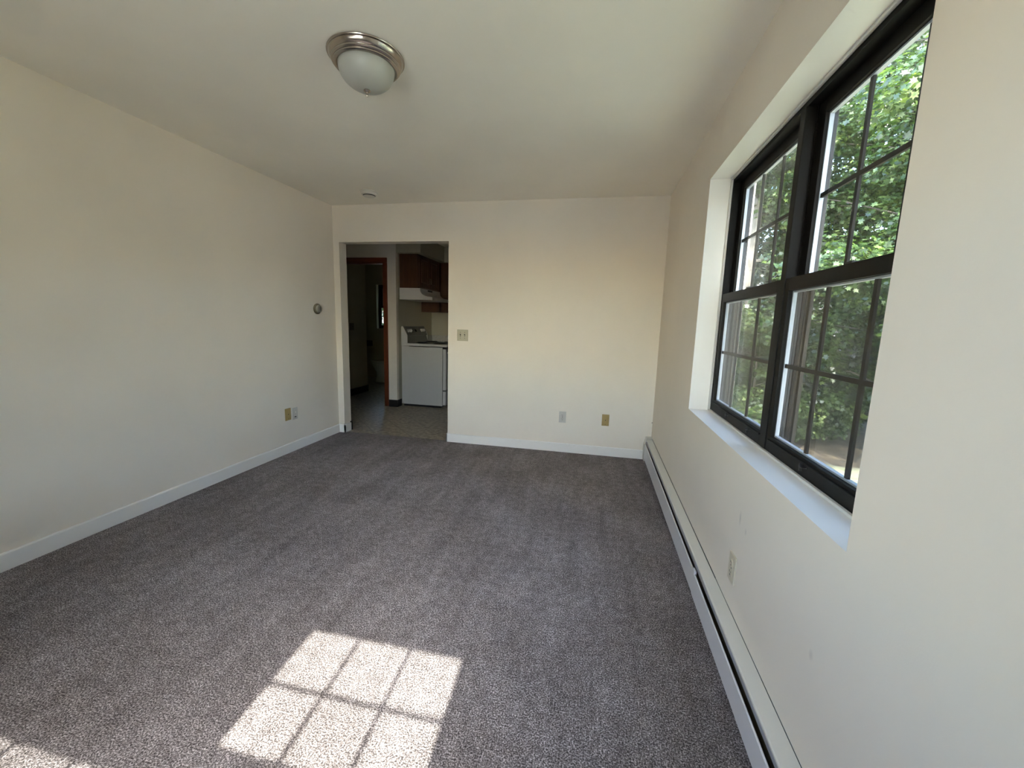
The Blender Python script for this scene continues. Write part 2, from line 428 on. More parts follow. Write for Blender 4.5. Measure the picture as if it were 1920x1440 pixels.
# ------------------------------------------------------------------ windows
def double_hung(root, cx, hw, z0, z1, d0=.12, block_sun=False, pocket=.176, cols=3, clips=True, screen=True):
    """one double hung unit centred on local x = cx; y is outward"""
    sw = .033
    gx0, gx1 = cx - hw + sw, cx + hw - sw
    H_ = z1 - z0; mid = z0 + H_ * .5
    ml0, ml1 = mid - .022, mid + .026
    def sash(y0, y1, za, zb, rb, rt, gy, ex=0.0):
        gx0, gx1 = cx - hw + sw + ex, cx + hw - sw - ex
        bm = BM()
        box(bm, gx0 - sw - ex, gx0, y0, y1, za, zb, .002); box(bm, gx1, gx1 + sw + ex, y0, y1, za, zb, .002)
        box(bm, gx0 - .001, gx1 + .001, y0, y1, za, za + rb, .002); box(bm, gx0 - .001, gx1 + .001, y0, y1, zb - rt, zb, .002)
        s = obj('sash', bm, m_sash, root)
        ga, gb = za + rb, zb - rt
        g0, g1 = gy, gy + .017
        bm = BM(); box(bm, gx0 + .0005, gx1 - .0005, g0, g1, ga + .0005, gb - .0005); obj('glass_pane', bm, m_glass, s)
        bm = BM(); e = .0015; k = .007
        box(bm, gx0 + .001, gx0 + k, g0 + e, g1 - e, ga + .001, gb - .001); box(bm, gx1 - k, gx1 - .001, g0 + e, g1 - e, ga + .001, gb - .001)
        box(bm, gx0 + k, gx1 - k, g0 + e, g1 - e, ga + .001, ga + k); box(bm, gx0 + k, gx1 - k, g0 + e, g1 - e, gb - k, gb - .001)
        obj('spacer_bar', bm, m_spacer, s)
        bm = BM(); gm = (g0 + g1) / 2; w = (gx1 - gx0) / cols; hb = .0075
        for i in range(1, cols): box(bm, gx0 + w * i - hb, gx0 + w * i + hb, gm - .004, gm + .004, ga + k, gb - k)
        zm = (ga + gb) / 2
        for i in range(cols): box(bm, gx0 + w * i + (hb if i else k), gx0 + w * (i + 1) - (hb if i < cols - 1 else k), gm - .004, gm + .004, zm - hb, zm + hb)
        obj('muntin_grid', bm, m_sash, s)
        return s, ga
    s, ga = sash(d0 + .001, d0 + .033, z0 + .010, ml1, .061, ml1 - ml0, d0 + .014)
    # ledge on top of the bottom rail, finger lip on the meeting rail
    if clips:
        bm = BM(); box(bm, gx0 - .01, gx1 + .01, d0 - .006, d0 + .003, ga - .018, ga - .012, .001); obj('rail_lip', bm, m_sash, s)
        for f in (.18, .62):
            x = gx1 - (gx1 - gx0) * f
            bm = BM(); box(bm, x - .003, x + .003, d0 - .008, d0 + .001, ga - .046, ga - .019, .001)
            tube(bm, [(x + .045, d0 - .004, ga - .022), (x + .03, d0 - .012, ga - .027), (x + .012, d0 - .013, ga - .028), (x - .001, d0 - .006, ga - .024)], .0022, 6)
            obj('lift_clip', bm, m_metal_dark, s)
        bm = BM(); box(bm, cx - .02, cx + .02, d0 + .004, d0 + .026, ml1, ml1 + .007, .002); obj('sash_lock', bm, m_metal_dark, s)
    sash(d0 + .040, d0 + .072, mid - .015, z1 - .028, .045, .046, d0 + .050, .017)
    # ribbed jamb tracks on both sides
    bm = BM()
    for sx in (-1, 1):
        xa = cx + sx * (hw + .0005)
        for y in (.036, .046, .056, .066, .078):
            box(bm, min(xa, xa - sx * .005), max(xa, xa - sx * .005), d0 + y - .0015, d0 + y + .0015, z0 + .02, z1 - .028)
        box(bm, min(xa, xa - sx * .006), max(xa, xa - sx * .006), d0 + .0365, d0 + .0385, mid + .03, z1 - .03)
    obj('jamb_track', bm, m_sash, root)
    if screen:
        bm = BM(); y = d0 + .084
        for a in ((gx0 - sw + .002, gx0 - sw + .018, z0 + .02, mid), (gx1 + sw - .018, gx1 + sw - .002, z0 + .02, mid), (gx0 - sw + .018, gx1 + sw - .018, z0 + .02, z0 + .036), (gx0 - sw + .018, gx1 + sw - .018, mid - .014, mid)):
            box(bm, a[0], a[1], y, y + .008, a[2], a[3])
        sf = obj('screen_frame', bm, m_sash, root)
        bm = BM(); box(bm, gx0 - sw + .019, gx1 + sw - .019, y + .004, y + .0045, z0 + .037, mid - .015); obj('screen_mesh', bm, m_screen, sf)
    if block_sun:
        bm = BM(); box(bm, cx - hw + .005, cx + hw - .005, d0 - .012, d0 - .009, mid + .012, z1 - .03)
        lathe(bm, [(0, cx - hw + .004), (.013, cx - hw + .004), (.013, cx + hw - .004), (0, cx + hw - .004)], 12, c=(0, d0 - .018, z1 - .02), axis='x')
        obj('added_sun_blocker', bm, m_blocker, root)  # unseen sheet added to block sun through one upper sash

def twin_window(name, loc, rz, W, z0, z1, blocked_unit=None, d0=.12, depth=TW):
    root = empty(name, (loc[0], loc[1], 0), rz, 'structure')
    hw_ = W / 2; bm = BM(); D = depth - .015
    box(bm, -hw_, -hw_ + .022, d0, D, z0, z1, 0); box(bm, hw_ - .022, hw_, d0, D, z0, z1, 0)
    box(bm, -hw_ + .022, hw_ - .022, d0, D, z1 - .028, z1); box(bm, -hw_ + .022, hw_ - .022, d0, D, z0, z0 + .009)
    box(bm, -hw_ + .022, hw_ - .022, d0 + .085, D + .02, z0 + .009, z0 + .02)
    obj('window_frame', bm, m_frame, root)
    bm = BM(); box(bm, -.021, .021, d0 - .003, D, z0 + .009, z1 - .028, .002); obj('mullion', bm, m_sash, root)
    # bead between plaster and frame
    bm = BM(); t = .010; b = .012
    box(bm, -hw_, -hw_ + t, d0 - b, d0, z0, z1, .002); box(bm, hw_ - t, hw_, d0 - b, d0, z0, z1, .002)
    box(bm, -hw_ + t, hw_ - t, d0 - b, d0, z0, z0 + t, .002); box(bm, -hw_ + t, hw_ - t, d0 - b, d0, z1 - t, z1, .002)
    obj('frame_bead', bm, m_caulk, root)
    u = (W / 2 - .022 - .021) / 2
    for i, s in enumerate((-1, 1)):
        double_hung(root, s * (.021 + u), u, z0, z1, d0, block_sun=(blocked_unit == i))
    return root
twin_window('window_1', (XR, (WY0 + WY1) / 2), -PI / 2, WY1 - WY0, WZ0, WZ1)
twin_window('window_2', ((RX0 + RX1) / 2, YR), PI, RX1 - RX0, WZ0, WZ1, blocked_unit=1, d0=.10)
root = empty('window_3', ((BWX0 + BWX1) / 2, 8.2, 0), 0, 'structure')
hwb = (BWX1 - BWX0) / 2
bm = BM(); box(bm, -hwb, -hwb + .022, .09, .19, BWZ0, BWZ1); box(bm, hwb - .022, hwb, .09, .19, BWZ0, BWZ1)
box(bm, -hwb + .022, hwb - .022, .09, .19, BWZ1 - .028, BWZ1); box(bm, -hwb + .022, hwb - .022, .09, .19, BWZ0, BWZ0 + .009)
obj('window_frame', bm, m_frame, root)
double_hung(root, 0, hwb - .022, BWZ0, BWZ1, .09, clips=False, screen=False)

# ------------------------------------------------------------------ ceiling light
cl = empty('ceiling_light', (-1.08, 1.85, H))
tag(cl, 'round brushed nickel flush ceiling light with frosted glass bowl and finial', 'ceiling light')
bm = BM()
lathe(bm, [(.150, 0), (.158, -.001), (.165, -.004), (.1665, -.007), (.165, -.010), (.161, -.011), (.1585, -.0115), (.1600, -.013), (.158, -.019), (.150, -.029), (.146, -.0315), (.1455, -.033),
           (.1480, -.034), (.1475, -.038), (.143, -.042), (.139, -.0425), (.140, -.044), (.139, -.048), (.132, -.051), (.126, -.0515), (.1225, -.049), (.122, -.036)], 96)
obj('canopy_ring', bm, m_nickel, cl, True)
bm = BM(); prof = [(.1215, -.036), (.1215, -.047)]
for i in range(1, 15):
    a = i / 14 * PI / 2; prof.append((.1215 * math.cos(a) ** .86 if i < 14 else 0, -.047 - .092 * math.sin(a)))
lathe(bm, prof, 72); obj('glass_shade', bm, m_frost, cl, True)
bm = BM()
lathe(bm, [(0, -.139), (.014, -.139), (.0155, -.142), (.013, -.146), (.008, -.148), (.0055, -.151), (.0045, -.156), (.0058, -.159), (.0055, -.162), (.003, -.166), (0, -.167)], 32)
obj('finial', bm, m_nickel, cl, True)

# smoke detector
sdet = empty('smoke_detector', (-2.135, 3.655, H)); sdet.scale = (1.16, 1.16, 1.1); tag(sdet, 'small white round smoke detector on ceiling above the doorway', 'smoke detector')
bm = BM(); lathe(bm, [(0, 0), (.064, 0), (.066, -.004), (.066, -.008), (.060, -.010), (.059, -.024), (.055, -.029), (.047, -.031), (.047, -.027), (0, -.027)], 48); obj('base', bm, m_plast, sdet, True)
bm = BM(); lathe(bm, [(.040, -.026), (.0455, -.0265), (.0455, -.0355), (.040, -.0355)], 48)
for i in range(16):
    a = i * PI / 8; x, y = math.cos(a), math.sin(a)
    tube(bm, [(.046 * x, .046 * y, -.027), (.046 * x, .046 * y, -.036)], .0012, 5)
obj('vent_slot', bm, m_hole, sdet, True)
bm = BM(); lathe(bm, [(.044, -.0355), (.045, -.038), (.040, -.042), (.016, -.044), (.014, -.0425), (0, -.0425)], 48); obj('cover', bm, m_plast, sdet, True)

# thermostat: round, on the left wall
th = empty('thermostat', (XL, 3.742, 1.361)); tag(th, 'small round brass-ringed thermostat on left wall', 'thermostat')
bm = BM(); lathe(bm, [(0, 0), (.052, 0), (.054, .004), (.053, .012), (.047, .018), (.041, .019), (0, .019)], 40, axis='x'); obj('ring', bm, m_brass, th, True)
bm = BM(); lathe(bm, [(.041, .0175), (.040, .026), (.034, .034), (.018, .037), (0, .0375)], 40, axis='x'); obj('dial', bm, m_thface, th, True)
bm = BM(); box(bm, .0365, .0395, -.003, .003, -.018, .018, .001); obj('pointer', bm, m_hole, th)

# ------------------------------------------------------------------ wall plates (local: plate in xz plane, facing -y)
def plate_base(root, w_, h_, m, t=.006):
    bm = BM(); box(bm, -w_ / 2, w_ / 2, -t, 0, -h_ / 2, h_ / 2, .0022); return obj('cover_plate', bm, m, root)
def screw(root, x, z, m, y=-.006):
    bm = BM(); lathe(bm, [(0, y - .0012), (.0032, y - .0008), (.0036, y), (0, y)], 14, c=(x, 0, z), axis='y'); obj('screw', bm, m, root, True)
def duplex(root, m):
    plate_base(root, .070, .114, m)
    for z in (.020, -.020):
        bm = BM(); lathe(bm, [(0, -.0085), (.0155, -.0085), (.0168, -.0075), (.0168, -.005), (0, -.005)], 28, sx=1.0, c=(0, 0, z), axis='y')
        rc = obj('receptacle', bm, m, root, True)
        bm = BM(); y0, y1 = -.0092, -.0084
        box(bm, -.0070, -.0050, y0, y1, z + .001, z + .009); box(bm, .0050, .0068, y0, y1, z + .001, z + .008)
        lathe(bm, [(0, -.0092), (.0026, -.0092), (.0026, -.0084)], 12, c=(0, 0, z - .007), axis='y')
        obj('slot', bm, m_hole, rc)
    screw(root, 0, 0, m_hole)
o1 = empty('power_outlet', (-.2835, YB, .3585)); duplex(o1, m_grey)
tag(o1, 'greyish white duplex outlet low on back wall, left of the tan jack plate', 'outlet')
o2 = empty('power_outlet', (XR, 1.635, .352), PI * 1.5 + PI); duplex(o2, m_almond)
o2.rotation_euler = (0, 0, -PI / 2)
tag(o2, 'almond duplex outlet on right wall just above the heater, under the window', 'outlet')
def jack(root, m, dot=.0042):
    plate_base(root, .070, .114, m)
    bm = BM(); lathe(bm, [(0, -.0078), (dot + .0035, -.0078), (dot + .0045, -.0055), (0, -.0055)], 20, axis='y'); j = obj('jack_collar', bm, m, root, True)
    bm = BM(); lathe(bm, [(0, -.0086), (dot, -.0086), (dot, -.0076)], 16, axis='y'); obj('jack_hole', bm, m_hole, j)
    screw(root, 0, .042, m); screw(root, 0, -.042, m_brass)
j1 = empty('jack_plate', (.1385, YB, .3585)); jack(j1, m_tan); tag(j1, 'yellowed tan jack plate on back wall near right corner', 'jack plate')
j2 = empty('jack_plate', (XL, 3.268, .366), PI / 2); jack(j2, m_tan); tag(j2, 'yellowed tan jack plate on left wall, left of the white plate', 'jack plate')
j3 = empty('cable_plate', (XL, 3.358, .356), PI / 2); plate_base(j3, .070, .114, m_grey)
tag(j3, 'white cover plate with small slot on left wall, beside the tan jack plate', 'cable plate')
bm = BM(); box(bm, -.010, .012, -.0085, -.005, -.036, -.027, .0015); obj('cable_slot', bm, m_hole, j3)
bm = BM(); box(bm, .002, .014, -.009, -.005, .004, .024, .002); obj('latch', bm, m_plast, j3)
screw(j3, 0, .042, m_grey)
sw = empty('light_switch', (-1.343, YB, 1.1375)); plate_base(sw, .116, .116, m_ivory)
tag(sw, 'ivory double toggle light switch on back wall beside the doorway', 'light switch')
for x in (-.023, .023):
    bm = BM(); box(bm, x - .0052, x + .0052, -.0068, -.0055, -.0125, .0125); obj('toggle_slot', bm, m_hole, sw)
    bm = BM(); prism(bm, [(x - .004, -.010), (x + .004, -.010), (x + .0035, .002), (x - .0035, .002)], -.014, -.006, 'y'); obj('toggle', bm, m_ivory, sw)
    for z in (.030, -.030): screw(sw, x, z, m_brass)
sb = empty('light_switch', (-3.94, 6.12, 1.14), PI / 2); plate_base(sb, .116, .116, m_brass)
tag(sb, 'dark switch plate on hall wall inside the bathroom doorway', 'light switch')
bm = BM(); box(bm, .018, .028, -.014, -.006, -.012, .012, .002); obj('toggle', bm, m_hole, sb)
# small nail in the corner above the heater
bm = BM(); lathe(bm, [(0, -.010), (.004, -.010), (.004, -.007), (.0018, -.006), (.0018, .002), (0, .002)], 10, axis='x')
nl = obj('wall_nail', bm, m_hole, None, loc=(XR, 4.022, .371)); tag(nl, 'tiny dark nail head in back right corner above the heater', 'nail')

# ------------------------------------------------------------------ baseboard heater
ht = empty('baseboard_heater', (XR, 1.8, 0))
tag(ht, 'long cream metal baseboard heater along right wall under the window', 'heater')
def hz(y): return .160 + .0165 * y
def sweep(prof_fn, ys, m, name, par, mi=None):
    bm = BM(); rings = []
    for y in ys:
        rings.append([bm.verts.new((p[0], y - 1.8, p[1])) for p in prof_fn(y)])
    n = len(rings[0])
    for a, b in zip(rings, rings[1:]):
        for i in range(n): bm.faces.new((a[i], a[(i + 1) % n], b[(i + 1) % n], b[i]))
    bm.faces.new(rings[0]); bm.faces.new(rings[-1][::-1])
    return obj(name, bm, m, par)
def cover(dx=0.0, dz=0.0):
    def f(y):
        t = hz(y) + dz
        return [(0, t + .001), (-.004, t), (-.050 - dx, t - .004), (-.0545 - dx, t - .007), (-.0545 - dx, t - .013), (-.052 - dx, t - .013), (-.050 - dx, t - .008), (-.004, t - .004), (0, t - .004)]
    return f
def damper(y):
    t = hz(y)
    return [(-.046, t - .012), (-.054, t - .034), (-.053, t - .035), (-.044, t - .014)]
def front(dx=0.0):
    def f(y):
        t = hz(y) - .043
        return [(-.062 - dx, t), (-.066 - dx, t - .004), (-.066 - dx, .036), (-.060 - dx, .030), (-.050 - dx, .030), (-.050 - dx, .032), (-.058 - dx, .034), (-.064 - dx, .038), (-.064 - dx, t - .006), (-.060 - dx, t - .002)]
    return f
def backp(y):
    return [(0, .012), (-.004, .012), (-.004, hz(y) - .006), (0, hz(y) - .004)]
sweep(cover(.0, 0), [1.80, 3.95], m_heat, 'top_cover', ht)
sweep(cover(.0015, .0015), [YR + .01, 1.815], m_heat, 'top_cover', ht)
sweep(damper, [YR + .01, 3.95], m_damp, 'damper', ht)
sweep(front(0), [1.905, 3.95], m_heatf, 'front_panel', ht)
sweep(front(.0025), [YR + .01, 1.92], m_heatf, 'front_panel', ht)
sweep(backp, [YR + .01, 3.95], m_black, 'back_plate', ht)
sweep(lambda y: [(0, hz(y) + .0005), (-.0035, hz(y) + .0005), (-.0035, hz(y) + .0022), (0, hz(y) + .0022)], [YR + .01, 3.95], m_black, 'gap_shadow_strip', ht)  # black strip puts the shadow at the wall joint into colour
bm = BM(); lathe(bm, [(0, YR + .02), (.011, YR + .02), (.011, 3.94), (0, 3.94)], 12, c=(-.030, -1.8, .075), axis='y'); obj('copper_pipe', bm, m_brass, ht)
bm = BM(); pr = [(0, .004), (-.066, .004), (-.070, .02), (-.068, .16), (-.052, .232), (0, .234)]
prism(bm, [(p[0], p[1]) for p in pr], 3.965 - 1.8, 4.03 - 1.8, 'y'); obj('end_cap', bm, m_heat, ht)
bm = BM(); box(bm, -.070, -.058, 1.895 - 1.8, 1.93 - 1.8, hz(1.9) - .052, hz(1.9) - .030, .002); obj('splice_clip', bm, m_heatf, ht)

# ------------------------------------------------------------------ kitchen: range
rg = empty('kitchen_range', (-2.48, 5.98, 0)); OFF = (-2.48, 5.98, 0)
tag(rg, 'white free-standing electric range seen side-on through the doorway', 'stove')
def kch(name, bm, m, par, off=OFF, smooth=False):
    o = obj(name, bm, m, par, smooth)
    for v in o.data.vertices: v.co -= Vector(off)
    return o
ry0, ry1 = 5.600, 6.352
bm = BM(); box(bm, -2.800, -2.162, ry0, ry1, .030, .893, .006); kch('side_body', bm, m_white, rg)
bm = BM(); box(bm, -2.78, -2.20, ry0 + .03, ry1 - .03, -.004, .032); kch('toe_base', bm, m_black, rg)
bm = BM(); box(bm, -2.790, -2.095, ry0 - .004, ry1 + .004, .900, .938, .010); kch('cooktop', bm, m_white, rg)
for x, y, r in ((-2.56, 5.80, .075), (-2.56, 6.16, .095), (-2.27, 5.80, .095), (-2.27, 6.16, .075)):
    bm = BM(); lathe(bm, [(r + .018, .938), (r + .016, .944), (r + .004, .942), (r, .939)], 36, c=(x, y, 0))
    for k in range(4):
        q = r * (k + 1) / 4.3
        tube(bm, [(x + q * math.cos(a), y + q * math.sin(a), .948) for a in np.linspace(0, 2 * PI, 25)], .005, 6, False)
    kch('burner', bm, m_coil, rg, smooth=True)
bm = BM(); prism(bm, [(-2.800, .893), (-2.800, 1.165), (-2.792, 1.178), (-2.775, 1.176), (-2.712, 1.052), (-2.712, 1.040), (-2.730, 1.036), (-2.700, .938), (-2.69, .893)], ry0 + .012, ry1 - .012, 'y'); bg_ = kch('backguard', bm, m_guard, rg)
for ya, yb in ((ry0, ry0 + .012), (ry1 - .012, ry1)):
    bm = BM(); prism(bm, [(-2.802, .893), (-2.802, 1.168), (-2.794, 1.182), (-2.774, 1.180), (-2.706, 1.052), (-2.706, .93), (-2.68, .893)], ya, yb, 'y'); kch('end_cap', bm, m_white, rg)
for y in (5.70, 5.775, 6.17, 6.245):
    bm = BM(); n = Vector((.89, 0, .455)); p0 = Vector((-2.742, y, 1.115))
    tube(bm, [p0, p0 + n * .012, p0 + n * .013, p0 + n * .026], [.026, .026, .019, .017], 24)
    bx = p0 + n * .028
    tube(bm, [bx + Vector((-.008, 0, .016)), bx + Vector((.008, 0, -.016))], .005, 8)
    k = kch('knob', bm, m_knob, rg, smooth=True)
bm = BM(); n = Vector((.89, 0, .455)); p0 = Vector((-2.744, 5.965, 1.115)); tube(bm, [p0, p0 + n * .006], .022, 24); kch('clock_dial', bm, m_blackgl, rg)
bm = BM(); box(bm, -2.158, -2.110, ry0 + .006, ry1 - .006, .268, .868, .008); od = kch('oven_door', bm, m_white, rg)
bm = BM(); box(bm, -2.112, -2.106, ry0 + .10, ry1 - .10, .36, .72, .002); kch('oven_window', bm, m_blackgl, od)
bm = BM(); tube(bm, [(-2.112, ry0 + .05, .815), (-2.072, ry0 + .055, .822), (-2.068, ry0 + .08, .822), (-2.068, ry1 - .08, .822), (-2.072, ry1 - .055, .822), (-2.112, ry1 - .05, .815)], .012, 10); kch('oven_handle', bm, m_white, od, smooth=True)
bm = BM(); box(bm, -2.158, -2.112, ry0 + .006, ry1 - .006, .045, .250, .008); kch('storage_drawer', bm, m_white, rg)
bm = BM(); box(bm, -2.164, -2.130, ry0 + .01, ry1 - .01, .872, .898); kch('vent_gap', bm, m_black, rg)

# range hood
hd = empty('range_hood', (-2.6, 5.98, 1.565)); OH = (-2.6, 5.98, 1.565)
tag(hd, 'white under-cabinet range hood above the range', 'range hood')
bm = BM()
pr = [(KX, 1.566), (KX, 1.730), (-2.500, 1.730), (-2.498, 1.692)]
for i in range(9):
    a = i / 8 * PI / 2; pr.append((-2.498 + .155 * (1 - math.cos(a)) , 1.692 - .082 * math.sin(a)))
pr += [(-2.318, 1.604), (-2.315, 1.568), (-2.33, 1.566)]
prism(bm, pr, ry0 - .004, ry1 + .004, 'y'); kch('hood_body', bm, m_hood, hd, OH)
bm = BM(); box(bm, -2.499, -2.494, 5.86, 6.03, 1.697, 1.722); hp = kch('switch_panel', bm, m_black, hd, OH)
for y in (5.89, 5.935, 5.98, 6.01):
    bm = BM(); box(bm, -2.495, -2.490, y - .010, y + .010, 1.703, 1.716, .001); kch('rocker_switch', bm, m_blackgl, hp, OH)
bm = BM(); box(bm, -2.345, -2.314, ry0 - .004, ry1 + .004, 1.562, 1.600, .004); kch('front_lip', bm, m_hood, hd, OH)

# cabinets (doors face +x), helper in world coords
def raised_door(par, off, x, y0, y1, z0, z1, hside, arch=True):
    bm = BM(); box(bm, x, x + .012, y0, y1, z0, z1, .002)
    s = .055
    box(bm, x + .012, x + .019, y0, y0 + s, z0, z1, .0015); box(bm, x + .012, x + .019, y1 - s, y1, z0, z1, .0015)
    box(bm, x + .012, x + .019, y0 + s, y1 - s, z0, z0 + s, .0015); box(bm, x + .012, x + .019, y0 + s, y1 - s, z1 - s, z1, .0015)
    box(bm, x + .012, x + .0175, y0 + s + .018, y1 - s - .018, z0 + s + .018, z1 - s - .018, .003)
    dd = kch('door', bm, m_wood, par, off)
    if hside:
        yh = y1 - .028 if hside > 0 else y0 + .028
        zc = z0 + .11
        bm = BM(); tube(bm, [(x + .018, yh, zc - .04), (x + .034, yh, zc - .034), (x + .040, yh, zc - .015), (x + .040, yh, zc + .015), (x + .034, yh, zc + .034), (x + .018, yh, zc + .04)], .0045, 8)
        kch('handle', bm, m_brass, dd, off, True)
    return dd
oc = (-2.67, 5.98, 1.73)
cb = empty('upper_cabinet', oc); tag(cb, 'red-brown two-door upper cabinet directly above the white range hood', 'cabinet')
bm = BM(); box(bm, KX, -2.538, ry0, ry1, 1.731, 2.204, .002); kch('body', bm, m_wood, cb, oc)
raised_door(cb, oc, -2.537, ry0 + .02, 5.972, 1.745, 2.19, 1); raised_door(cb, oc, -2.537, 5.980, ry1 - .015, 1.745, 2.19, -1)
oc = (-2.67, 6.5, 1.42)
cb = empty('upper_cabinet', oc); tag(cb, 'taller upper cabinet past the range hood, its base hanging below the hood', 'cabinet')
bm = BM(); box(bm, KX, -2.538, 6.358, KF - .02, 1.412, 2.204, .002); kch('body', bm, m_wood, cb, oc)
raised_door(cb, oc, -2.537, 6.37, 6.45, 1.425, 2.19, 0)
oc = (-2.1, 6.62, 1.42)
cb = empty('upper_cabinet', oc); tag(cb, 'dark wood upper cabinet on the far kitchen wall at the doorway edge', 'cabinet')
bm = BM(); box(bm, -2.536, -1.70, 6.478, KF - .02, 1.412, 2.204, .002); kch('body', bm, m_wood, cb, oc)
for a, b in ((-2.46, -2.09), (-2.08, -1.71)):
    bm = BM(); box(bm, a, b, 6.466, 6.478, 1.425, 2.19, .002)
    for q in ((a, a + .055, 1.425, 2.19), (b - .055, b, 1.425, 2.19), (a + .055, b - .055, 1.425, 1.48), (a + .055, b - .055, 2.135, 2.19), (a + .075, b - .075, 1.50, 2.115)):
        box(bm, q[0], q[1], 6.459, 6.466, q[2], q[3], .002)
    kch('door', bm, m_wood, cb, oc)
oc = (-2.5, 6.57, 0)
cb = empty('base_cabinet', oc); tag(cb, 'dark wood base cabinet filling the far kitchen corner beyond the range', 'cabinet')
bm = BM(); box(bm, KX, -2.19, 6.36, KF - .02, .09, .88, .002); box(bm, KX, -2.26, 6.37, KF - .02, -.004, .09); kch('body', bm, m_wood, cb, oc)
raised_door(cb, oc, -2.189, 6.37, 6.76, .11, .70, 0)
bm = BM(); box(bm, -2.188, -2.170, 6.37, 6.76, .72, .86, .002); kch('drawer', bm, m_wood, cb, oc)
bm = BM(); box(bm, KX, -2.165, 6.36, KF, .882, .92, .004); ct = obj('countertop', bm, m_counter)
tag(ct, 'speckled pale countertop beyond the range in the kitchen corner', 'countertop')
bm = BM(); box(bm, KX, -2.165, KF - .02, KF, .921, 1.025, .003); box(bm, KX, KX + .02, 6.36, KF - .02, .921, 1.025, .003); bs = obj('backsplash', bm, m_counter)
tag(bs, 'low pale backsplash strip along the wall behind the countertop', 'backsplash')
for v in bs.data.vertices: pass

# ------------------------------------------------------------------ bathroom: toilet and holder
tl = empty('toilet', (-4.14, 7.55, .02), 0); tag(tl, 'pale toilet with closed lid in the dark bathroom beyond the kitchen', 'toilet')
def oval(rx_f, rx_b, ry, n=40):
    return [((rx_f if math.cos(2 * PI * i / n) < 0 else rx_b) * math.cos(2 * PI * i / n), ry * math.sin(2 * PI * i / n)) for i in range(n)]
def loft(bm, secs):
    rings = [[bm.verts.new((p[0] + ox, p[1], z)) for p in oval(a, b, c)] for a, b, c, z, ox in secs]
    for A, B in zip(rings, rings[1:]):
        for i in range(len(A)): bm.faces.new((A[i], A[(i + 1) % len(A)], B[(i + 1) % len(A)], B[i]))
    bm.faces.new(rings[0][::-1]); bm.faces.new(rings[-1])
bm = BM(); loft(bm, [(.21, .30, .115, -.004, 0), (.205, .30, .11, .03, 0), (.18, .29, .09, .12, 0), (.19, .29, .10, .20, 0), (.24, .28, .15, .28, 0), (.275, .27, .18, .35, 0), (.28, .27, .185, .385, 0)])
obj('bowl', bm, m_porc, tl, True)
bm = BM(); loft(bm, [(.285, .26, .19, .387, 0), (.29, .26, .193, .395, 0), (.285, .26, .19, .403, 0)]); obj('seat', bm, m_porc, tl, True)
bm = BM(); loft(bm, [(.290, .26, .193, .408, 0), (.295, .26, .196, .420, 0), (.285, .26, .188, .432, 0)]); obj('lid', bm, m_porc, tl, True)
bm = BM(); box(bm, .27, .46, -.23, .23, .37, .73, .02); obj('tank', bm, m_porc, tl, True)
bm = BM(); box(bm, .26, .47, -.24, .24, .731, .765, .01); obj('tank_lid', bm, m_porc, tl, True)
tp = empty('paper_holder', (-4.86, 8.2, .745)); tag(tp, 'dark wall-mounted holder near the toilet in the bathroom', 'paper holder')  # dark box on the wall, taken for a paper holder
bm = BM(); box(bm, -.08, .08, -.012, 0, -.06, .06, .004); obj('back_plate', bm, m_black, tp)
bm = BM(); tube(bm, [(-.07, -.045, 0), (.07, -.045, 0)], .04, 24); obj('roll', bm, m_barkd, tp, True)

# ------------------------------------------------------------------ outdoors
def terrain():
    bm = BM(); rnd = random.Random(4)
    xs = np.r_[np.linspace(-45, -8, 12), np.linspace(-6, 24, 46), np.linspace(27, 70, 12)]
    ys = np.r_[np.linspace(-60, -8, 14), np.linspace(-6, 40, 60), np.linspace(44, 90, 10)]
    def z(x, y):
        d = max(0, math.hypot(max(0, x - 2), max(0, y - 3)) - 7)
        return -.95 + .012 * d * d * (1 if d < 12 else 0) + (0 if d < 12 else .012 * 144 + .2 * (d - 12)) + .05 * math.sin(x * 1.3) * math.cos(y * 1.1)
    g = [[bm.verts.new((x, y, z(x, y))) for y in ys] for x in xs]
    for i in range(len(xs) - 1):
        for j in range(len(ys) - 1): bm.faces.new((g[i][j], g[i + 1][j], g[i + 1][j + 1], g[i][j + 1]))
    o = obj('ground', bm, m_ground, None, True, 'structure'); return z
gz = terrain()

